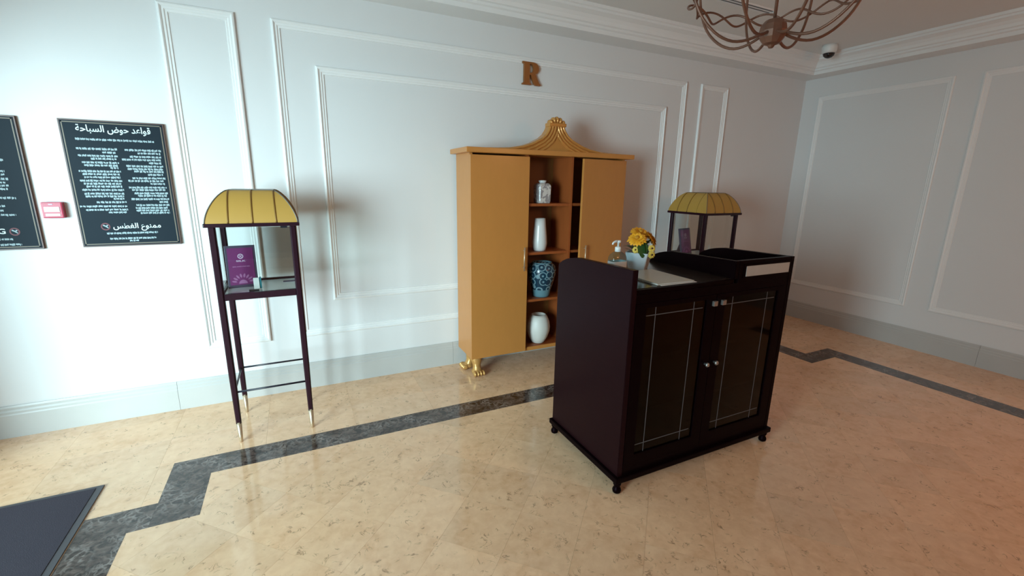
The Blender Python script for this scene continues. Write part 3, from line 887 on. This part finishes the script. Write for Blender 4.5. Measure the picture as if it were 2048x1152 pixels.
obj('floor_panel', bx(DX0+.030, DX1-.030, DYF+.03, DYB-.015, .095, .115), M['espresso_matte'], desk)
for z in (.38, .66): obj('shelf', bx(DX0+.030, DX1-.030, DYF+.06, DYB-.015, z, z+.018), M['espresso'], desk)
def desk_door(x0, x1, knob_x, latch_x):
    z0, z1 = .132, .973; st = .062
    b = B()
    box(b, x0, x0+st, DYF, DYF+.022, z0, z1); box(b, x1-st, x1, DYF, DYF+.022, z0, z1)
    box(b, x0+st, x1-st, DYF, DYF+.022, z0, z0+st); box(b, x0+st, x1-st, DYF, DYF+.022, z1-.022, z1)
    d = obj('door', b, M['espresso'], desk)
    g0, g1, h0, h1 = x0+st, x1-st, z0+st, z1-.022
    obj('door_glass', bx(g0, g1, DYF+.008, DYF+.012, h0, h1), M['door_glass'], d)
    b = B()
    for x in (g0+.062, g1-.085): box(b, x, x+.004, DYF+.0072, DYF+.0082, h0+.002, h1-.002)
    for z in (h0+.048, h1-.042): box(b, g0+.006, g1-.022, DYF+.0068, DYF+.0080, z, z+.004)
    obj('etched_line', b, M['etch'], d)
    b = B(); lathe(b, [(.006, 0), (.006, .010), (.011, .014), (.0125, .019), (.009, .025), (.003, .027)], (0, 0, 0), 18)
    bmesh.ops.transform(b, matrix=Matrix.Translation((knob_x, DYF, .607)) @ Matrix.Rotation(PI/2, 4, 'X'), verts=b.verts)
    obj('knob', b, M['steel'], d)
    b = B(); box(b, latch_x-.013, latch_x+.013, DYF-.014, DYF, .916, .942, .003); box(b, latch_x-.020, latch_x-.006, DYF-.020, DYF-.010, .930, .942, .002)
    obj('latch', b, M['steel'], d)
desk_door(DX0+.032, 1.868, 1.838, 1.852)
desk_door(1.872, DX1-.032, 1.904, 1.914)
b = B(); box(b, DX0-.016, DX1+.016, DYF-.016, DYB+.010, .066, .096, .006); obj('plinth', b, M['espresso'], desk)
for x in (DX0+.012, DX1-.012):
    for y in (DYF+.010, DYB-.012):
        b = B(); lathe(b, [(.012, 0), (.020, .006), (.0225, .018), (.018, .030), (.013, .036), (.020, .050), (.021, .066)], (x, y, 0), 18)
        obj('foot', b, M['espresso'], desk)

# things on the desk
ZD = DZ+.002
simple('paper_sheet', bx(1.515, 1.742, -1.872, -1.610, ZD, ZD+.0012), M['paper'], (1.63, -1.73, ZD), 'loose white sheet lying under the beige menu folder on the desk', 'paper')
mf = empty('menu_folder', (1.615, -1.713, ZD+.0012), 'beige menu folder lying on the dark desktop', 'menu')
zz = ZD+.0013
T = Matrix.Translation((1.616, -1.713, zz)) @ Matrix.Rotation(-.03, 4, 'Z')
for nm, a, c, m in (('cover', 0, .002, 'menu'), ('page', .0021, .0060, 'paper'), ('cover', .0061, .0085, 'menu')):
    i = .004 if nm == 'page' else 0
    b = B(); box(b, -.115+i, .115-i, -.153+i, .153-i, a, c); bmesh.ops.transform(b, matrix=T, verts=b.verts); obj(nm, b, M[m], mf)

bt = empty('sanitizer_bottle', (1.528, -1.525, ZD), 'clear hand sanitiser pump bottle with white pump behind the desk side panel', 'bottle')
def rrect(x, y, hx, hy, r, z, n=4):
    pts = []
    for sx_, sy_, a0 in ((1, 1, 0), (-1, 1, 90), (-1, -1, 180), (1, -1, 270)):
        for k in range(n+1):
            a = math.radians(a0+90*k/n); pts.append((x+sx_*(hx-r)+r*math.cos(a), y+sy_*(hy-r)+r*math.sin(a), z))
    return pts
b = B(); X, Y = 1.528, -1.525
loft(b, [rrect(X, Y, hx, hy, r, ZD+z) for hx, hy, r, z in ((.044, .028, .014, 0), (.047, .031, .016, .005), (.047, .031, .016, .078), (.040, .027, .016, .096), (.024, .020, .015, .108), (.015, .015, .0145, .113), (.015, .015, .0145, .118))], True, True, True, True)
body = obj('body', b, M['gel'], bt)
b = B(); loft(b, [rrect(X, Y, .0474, .0314, .0163, ZD+z) for z in (.014, .062)], True, False, False, True)
obj('label', b, M['paper'], body)
b = B(); lathe(b, [(.0165, .112), (.0165, .134), (.012, .138)], (X, Y, ZD), 20); obj('collar', b, M['white_plastic'], bt)
b = B(); lathe(b, [(.0055, .138), (.0055, .158), (.013, .160), (.0145, .168), (.010, .172)], (X, Y, ZD), 16)
tube(b, [(X, Y, ZD+.166), (X-.022, Y-.004, ZD+.167), (X-.040, Y-.008, ZD+.161), (X-.046, Y-.009, ZD+.152)], [.0065, .0062, .005, .004], 8)
obj('pump', b, M['white_plastic'], bt)

fp = empty('flower_pot', (1.705, -1.490, ZD), 'square white pot of orange and yellow artificial flowers on the desk', 'flowers')
FX, FY = 1.705, -1.490
b = B(); Rz = Matrix.Translation((FX, FY, ZD)) @ Matrix.Rotation(.62, 4, 'Z')
loft(b, [rrect(0, 0, s, s, .008, z, 2) for s, z in ((.043, 0), (.045, .004), (.062, .094), (.064, .097), (.058, .097), (.056, .075))], True, True, True)
bmesh.ops.transform(b, matrix=Rz, verts=b.verts); obj('pot', b, M['pot'], fp)

def petal_ring(b, n, r0, r1, w, drop, T, ph=0.0, cup=0.0):
    for k in range(n):
        a = 2*PI*k/n+ph; ca, sa = math.cos(a), math.sin(a)
        rows = []
        for t in (0, .3, .62, .86, 1.0):
            r = r0+(r1-r0)*t*(1+.08*math.sin(k*2.7)); wd_ = w*(.45+.9*t-.0*t)*(1 if t < .8 else (.75 if t < .95 else .12)); z = cup*t-drop*t*t
            rows.append([(r*ca-s*wd_*sa, r*sa+s*wd_*ca, z-.0015*abs(s)) for s in (-1, 0, 1)])
        vs = [[b.verts.new(T @ V(*p)) for p in row] for row in rows]
        for p, q in zip(vs, vs[1:]):
            for i in (0, 1):
                f = b.faces.new((p[i], p[i+1], q[i+1], q[i])); f.smooth = True
def flower(pos, nrm, R_, m, eye, n=18):
    pos = V(pos[0]+.055, pos[1]+.06, pos[2]-.006)
    q = Vector(nrm).normalized().to_track_quat('Z', 'Y').to_matrix().to_4x4()
    T = Matrix.Translation(pos) @ q
    b = B(); petal_ring(b, n, R_*.16, R_, R_*.15, R_*.28, T, 0, R_*.05); petal_ring(b, n-3, R_*.16, R_*.86, R_*.15, R_*.14, T, .2, R_*.16); petal_ring(b, n-7, R_*.12, R_*.60, R_*.14, R_*.04, T, .5, R_*.22)
    f = obj('flower', b, m, fp)
    b = B(); ellipsoid(b, T @ V(0, 0, R_*.10), R_*.24, R_*.24, R_*.15, 12, 7, q.to_3x3()); obj('flower_center', b, eye, f)
    b = B(); p0 = Vector((FX, FY, ZD+.08)); p1 = Vector(pos)
    tube(b, [p0, p0.lerp(p1, .5)+V(0, 0, .012), p1], .0028, 6); obj('flower_stem', b, M['leaf'], f)
flower((1.590, -1.592, ZD+.186), (-.45, -.38, .85), .052, M['petal'], M['eye_o'])
flower((1.655, -1.545, ZD+.212), (.0, -.45, .95), .056, M['petal'], M['eye_o'])
flower((1.712, -1.575, ZD+.178), (.72, -.45, .55), .053, M['petal'], M['eye_o'])
flower((1.672, -1.500, ZD+.190), (.2, .6, .75), .050, M['petal'], M['eye_o'])
flower((1.662, -1.635, ZD+.132), (-.25, -.95, .30), .0215, M['petal_y'], M['eye'], 14)
flower((1.660, -1.640, ZD+.098), (-.25, -.93, .10), .0215, M['petal_y'], M['eye'], 14)
flower((1.588, -1.590, ZD+.122), (-.8, -.55, .25), .020, M['petal_y'], M['eye'], 14)
def leaf(pos, d, L, w, m):
    d = Vector(d).normalized(); s = d.cross(V(0, 0, 1)); s = s.normalized() if s.length > .01 else V(1, 0, 0); n = s.cross(d)
    b = B(); rows = []
    for t in (0, .2, .45, .7, .9, 1.0):
        wd_ = w*math.sin(PI*min(1, t*.93+.05))**.8; c = Vector(pos)+d*L*t - V(0, 0, 1)*L*.25*t*t
        rows.append([c-s*wd_+n*.12*wd_, c, c+s*wd_+n*.12*wd_])
    vs = [[b.verts.new(p) for p in r] for r in rows]
    for p, q in zip(vs, vs[1:]):
        for i in (0, 1): f = b.faces.new((p[i], p[i+1], q[i+1], q[i])); f.smooth = True
    obj('leaf', b, m, fp)
rl = random.Random(21)
for k in range(26):
    a = 2*PI*k/26+rl.uniform(-.1, .1); zl = rl.uniform(.085, .15)
    leaf((FX+.022*math.cos(a), FY+.022*math.sin(a), ZD+zl), (math.cos(a), math.sin(a), rl.uniform(.15, .9)), rl.uniform(.045, .075), rl.uniform(.011, .02), M['leaf'] if k % 4 else M['leaf2'])
leaf((1.677, -1.540, ZD+.165), (-.10, -.25, -1), .075, .030, M['leaf'])
leaf((1.695, -1.542, ZD+.160), (.12, -.25, -1), .070, .026, M['leaf'])
b = B()
for k in range(9):
    a = rl.uniform(0, 2*PI); r = rl.uniform(.035, .06); ellipsoid(b, (FX+r*math.cos(a), FY+r*math.sin(a), ZD+rl.uniform(.13, .175)), .0055, .0055, .0055, 8, 6)
obj('white_buds', b, M['paper'], fp)

# ------------------------------------------------------------------ entrance mat
mt = empty('entrance_mat', (-1.42, -1.45, 0), 'charcoal entrance mat with rubber edge at the lower left of the floor', 'mat')
obj('pile', bx(-1.84, -.995, -2.20, -.795, .0012, .009, bev=.002), M['carpet'], mt)
b = B()
for r in ((-1.87, -.968, -.795, -.775), (-1.87, -.968, -2.22, -2.20), (-1.87, -1.84, -2.20, -.795), (-.995, -.968, -2.20, -.795)):
    box(b, r[0], r[1], r[2], r[3], .0008, .0065, .001)
obj('rubber_edge', b, M['rubber'], mt)

# ------------------------------------------------------------------ ceiling things
HX, HY, HZ = 1.717, -2.114, 2.080
ch = empty('chandelier', (HX, HY, HZ), 'bronze wire basket chandelier hanging from the ceiling above the desk', 'chandelier')
b = B(); lathe(b, [(.008, -.056), (.014, -.047), (.030, -.041), (.044, -.022), (.050, 0), (.045, .023), (.030, .040), (.012, .046)], (HX, HY, HZ), 10, smooth=False)
obj('hub', b, M['bronze'], ch)
prof = [(.036, -.004), (.09, -.026), (.145, -.030), (.20, -.008), (.25, .035), (.285, .085), (.310, .15), (.322, .23), (.318, .32), (.29, .41), (.22, .49), (.12, .54), (.03, .55)]
def smooth_path(pts, n=3):
    out = []
    P_ = [Vector(p) for p in pts]
    for i in range(len(P_)-1):
        a, p, q, c = P_[max(i-1, 0)], P_[i], P_[i+1], P_[min(i+2, len(P_)-1)]
        for k in range(n):
            t = k/n
            out.append(.5*((2*p)+(q-a)*t+(2*a-5*p+4*q-c)*t*t+(3*p-a-3*q+c)*t**3))
    return out+[P_[-1]]
for k in range(8):
    a = 2*PI*k/8+.22
    b = B(); tube(b, smooth_path([(HX+r*math.cos(a), HY+r*math.sin(a), HZ+z) for r, z in prof]), .0054, 8)
    obj('rib', b, M['bronze'], ch)
for s in (1, -1):
    b = B(); pts = []
    for i in range(160):
        t = 2*PI*i/160
        pts.append((HX+(.306+s*.018*math.sin(8*t+.4))*math.cos(t), HY+(.306+s*.018*math.sin(8*t+.4))*math.sin(t), HZ+.135+s*.024*math.cos(8*t)))
    tube(b, pts, .0044, 6, True); obj('twisted_ring', b, M['bronze'], ch)
b = B(); tube(b, [(HX, HY, HZ+.05), (HX, HY, ZC-.03)], .006, 10); obj('stem', b, M['bronze'], ch)
b = B(); lathe(b, [(.012, -.045), (.05, -.035), (.065, -.012), (.065, 0)], (HX, HY, ZC), 24); obj('ceiling_rose', b, M['bronze'], ch)

sc = empty('security_camera', (4.72, -.52, ZC), 'white dome security camera on the ceiling in the right corner', 'camera')
b = B(); lathe(b, [(.050, -.075), (.060, -.062), (.066, -.020), (.060, 0)], (4.72, -.52, ZC), 28); obj('housing', b, M['white_plastic'], sc)
b = B(); lathe(b, [(.008, -.116), (.028, -.109), (.044, -.094), (.050, -.074)], (4.72, -.52, ZC), 28); obj('dome', b, M['dome'], sc)

av = empty('air_vent', (2.95, -.80, ZC), 'narrow linear air vent in the ceiling behind the chandelier', 'vent')
b = B()
for y in (-.835, -.803, -.771): box(b, 2.45, 3.46, y, y+.006, ZC-.010, ZC)
box(b, 2.445, 2.45, -.835, -.765, ZC-.010, ZC); box(b, 3.46, 3.466, -.835, -.765, ZC-.010, ZC)
obj('frame', b, M['trim'], av)
obj('slot', bx(2.45, 3.46, -.829, -.771, ZC-.003, ZC-.0005), M['vent_slot'], av)
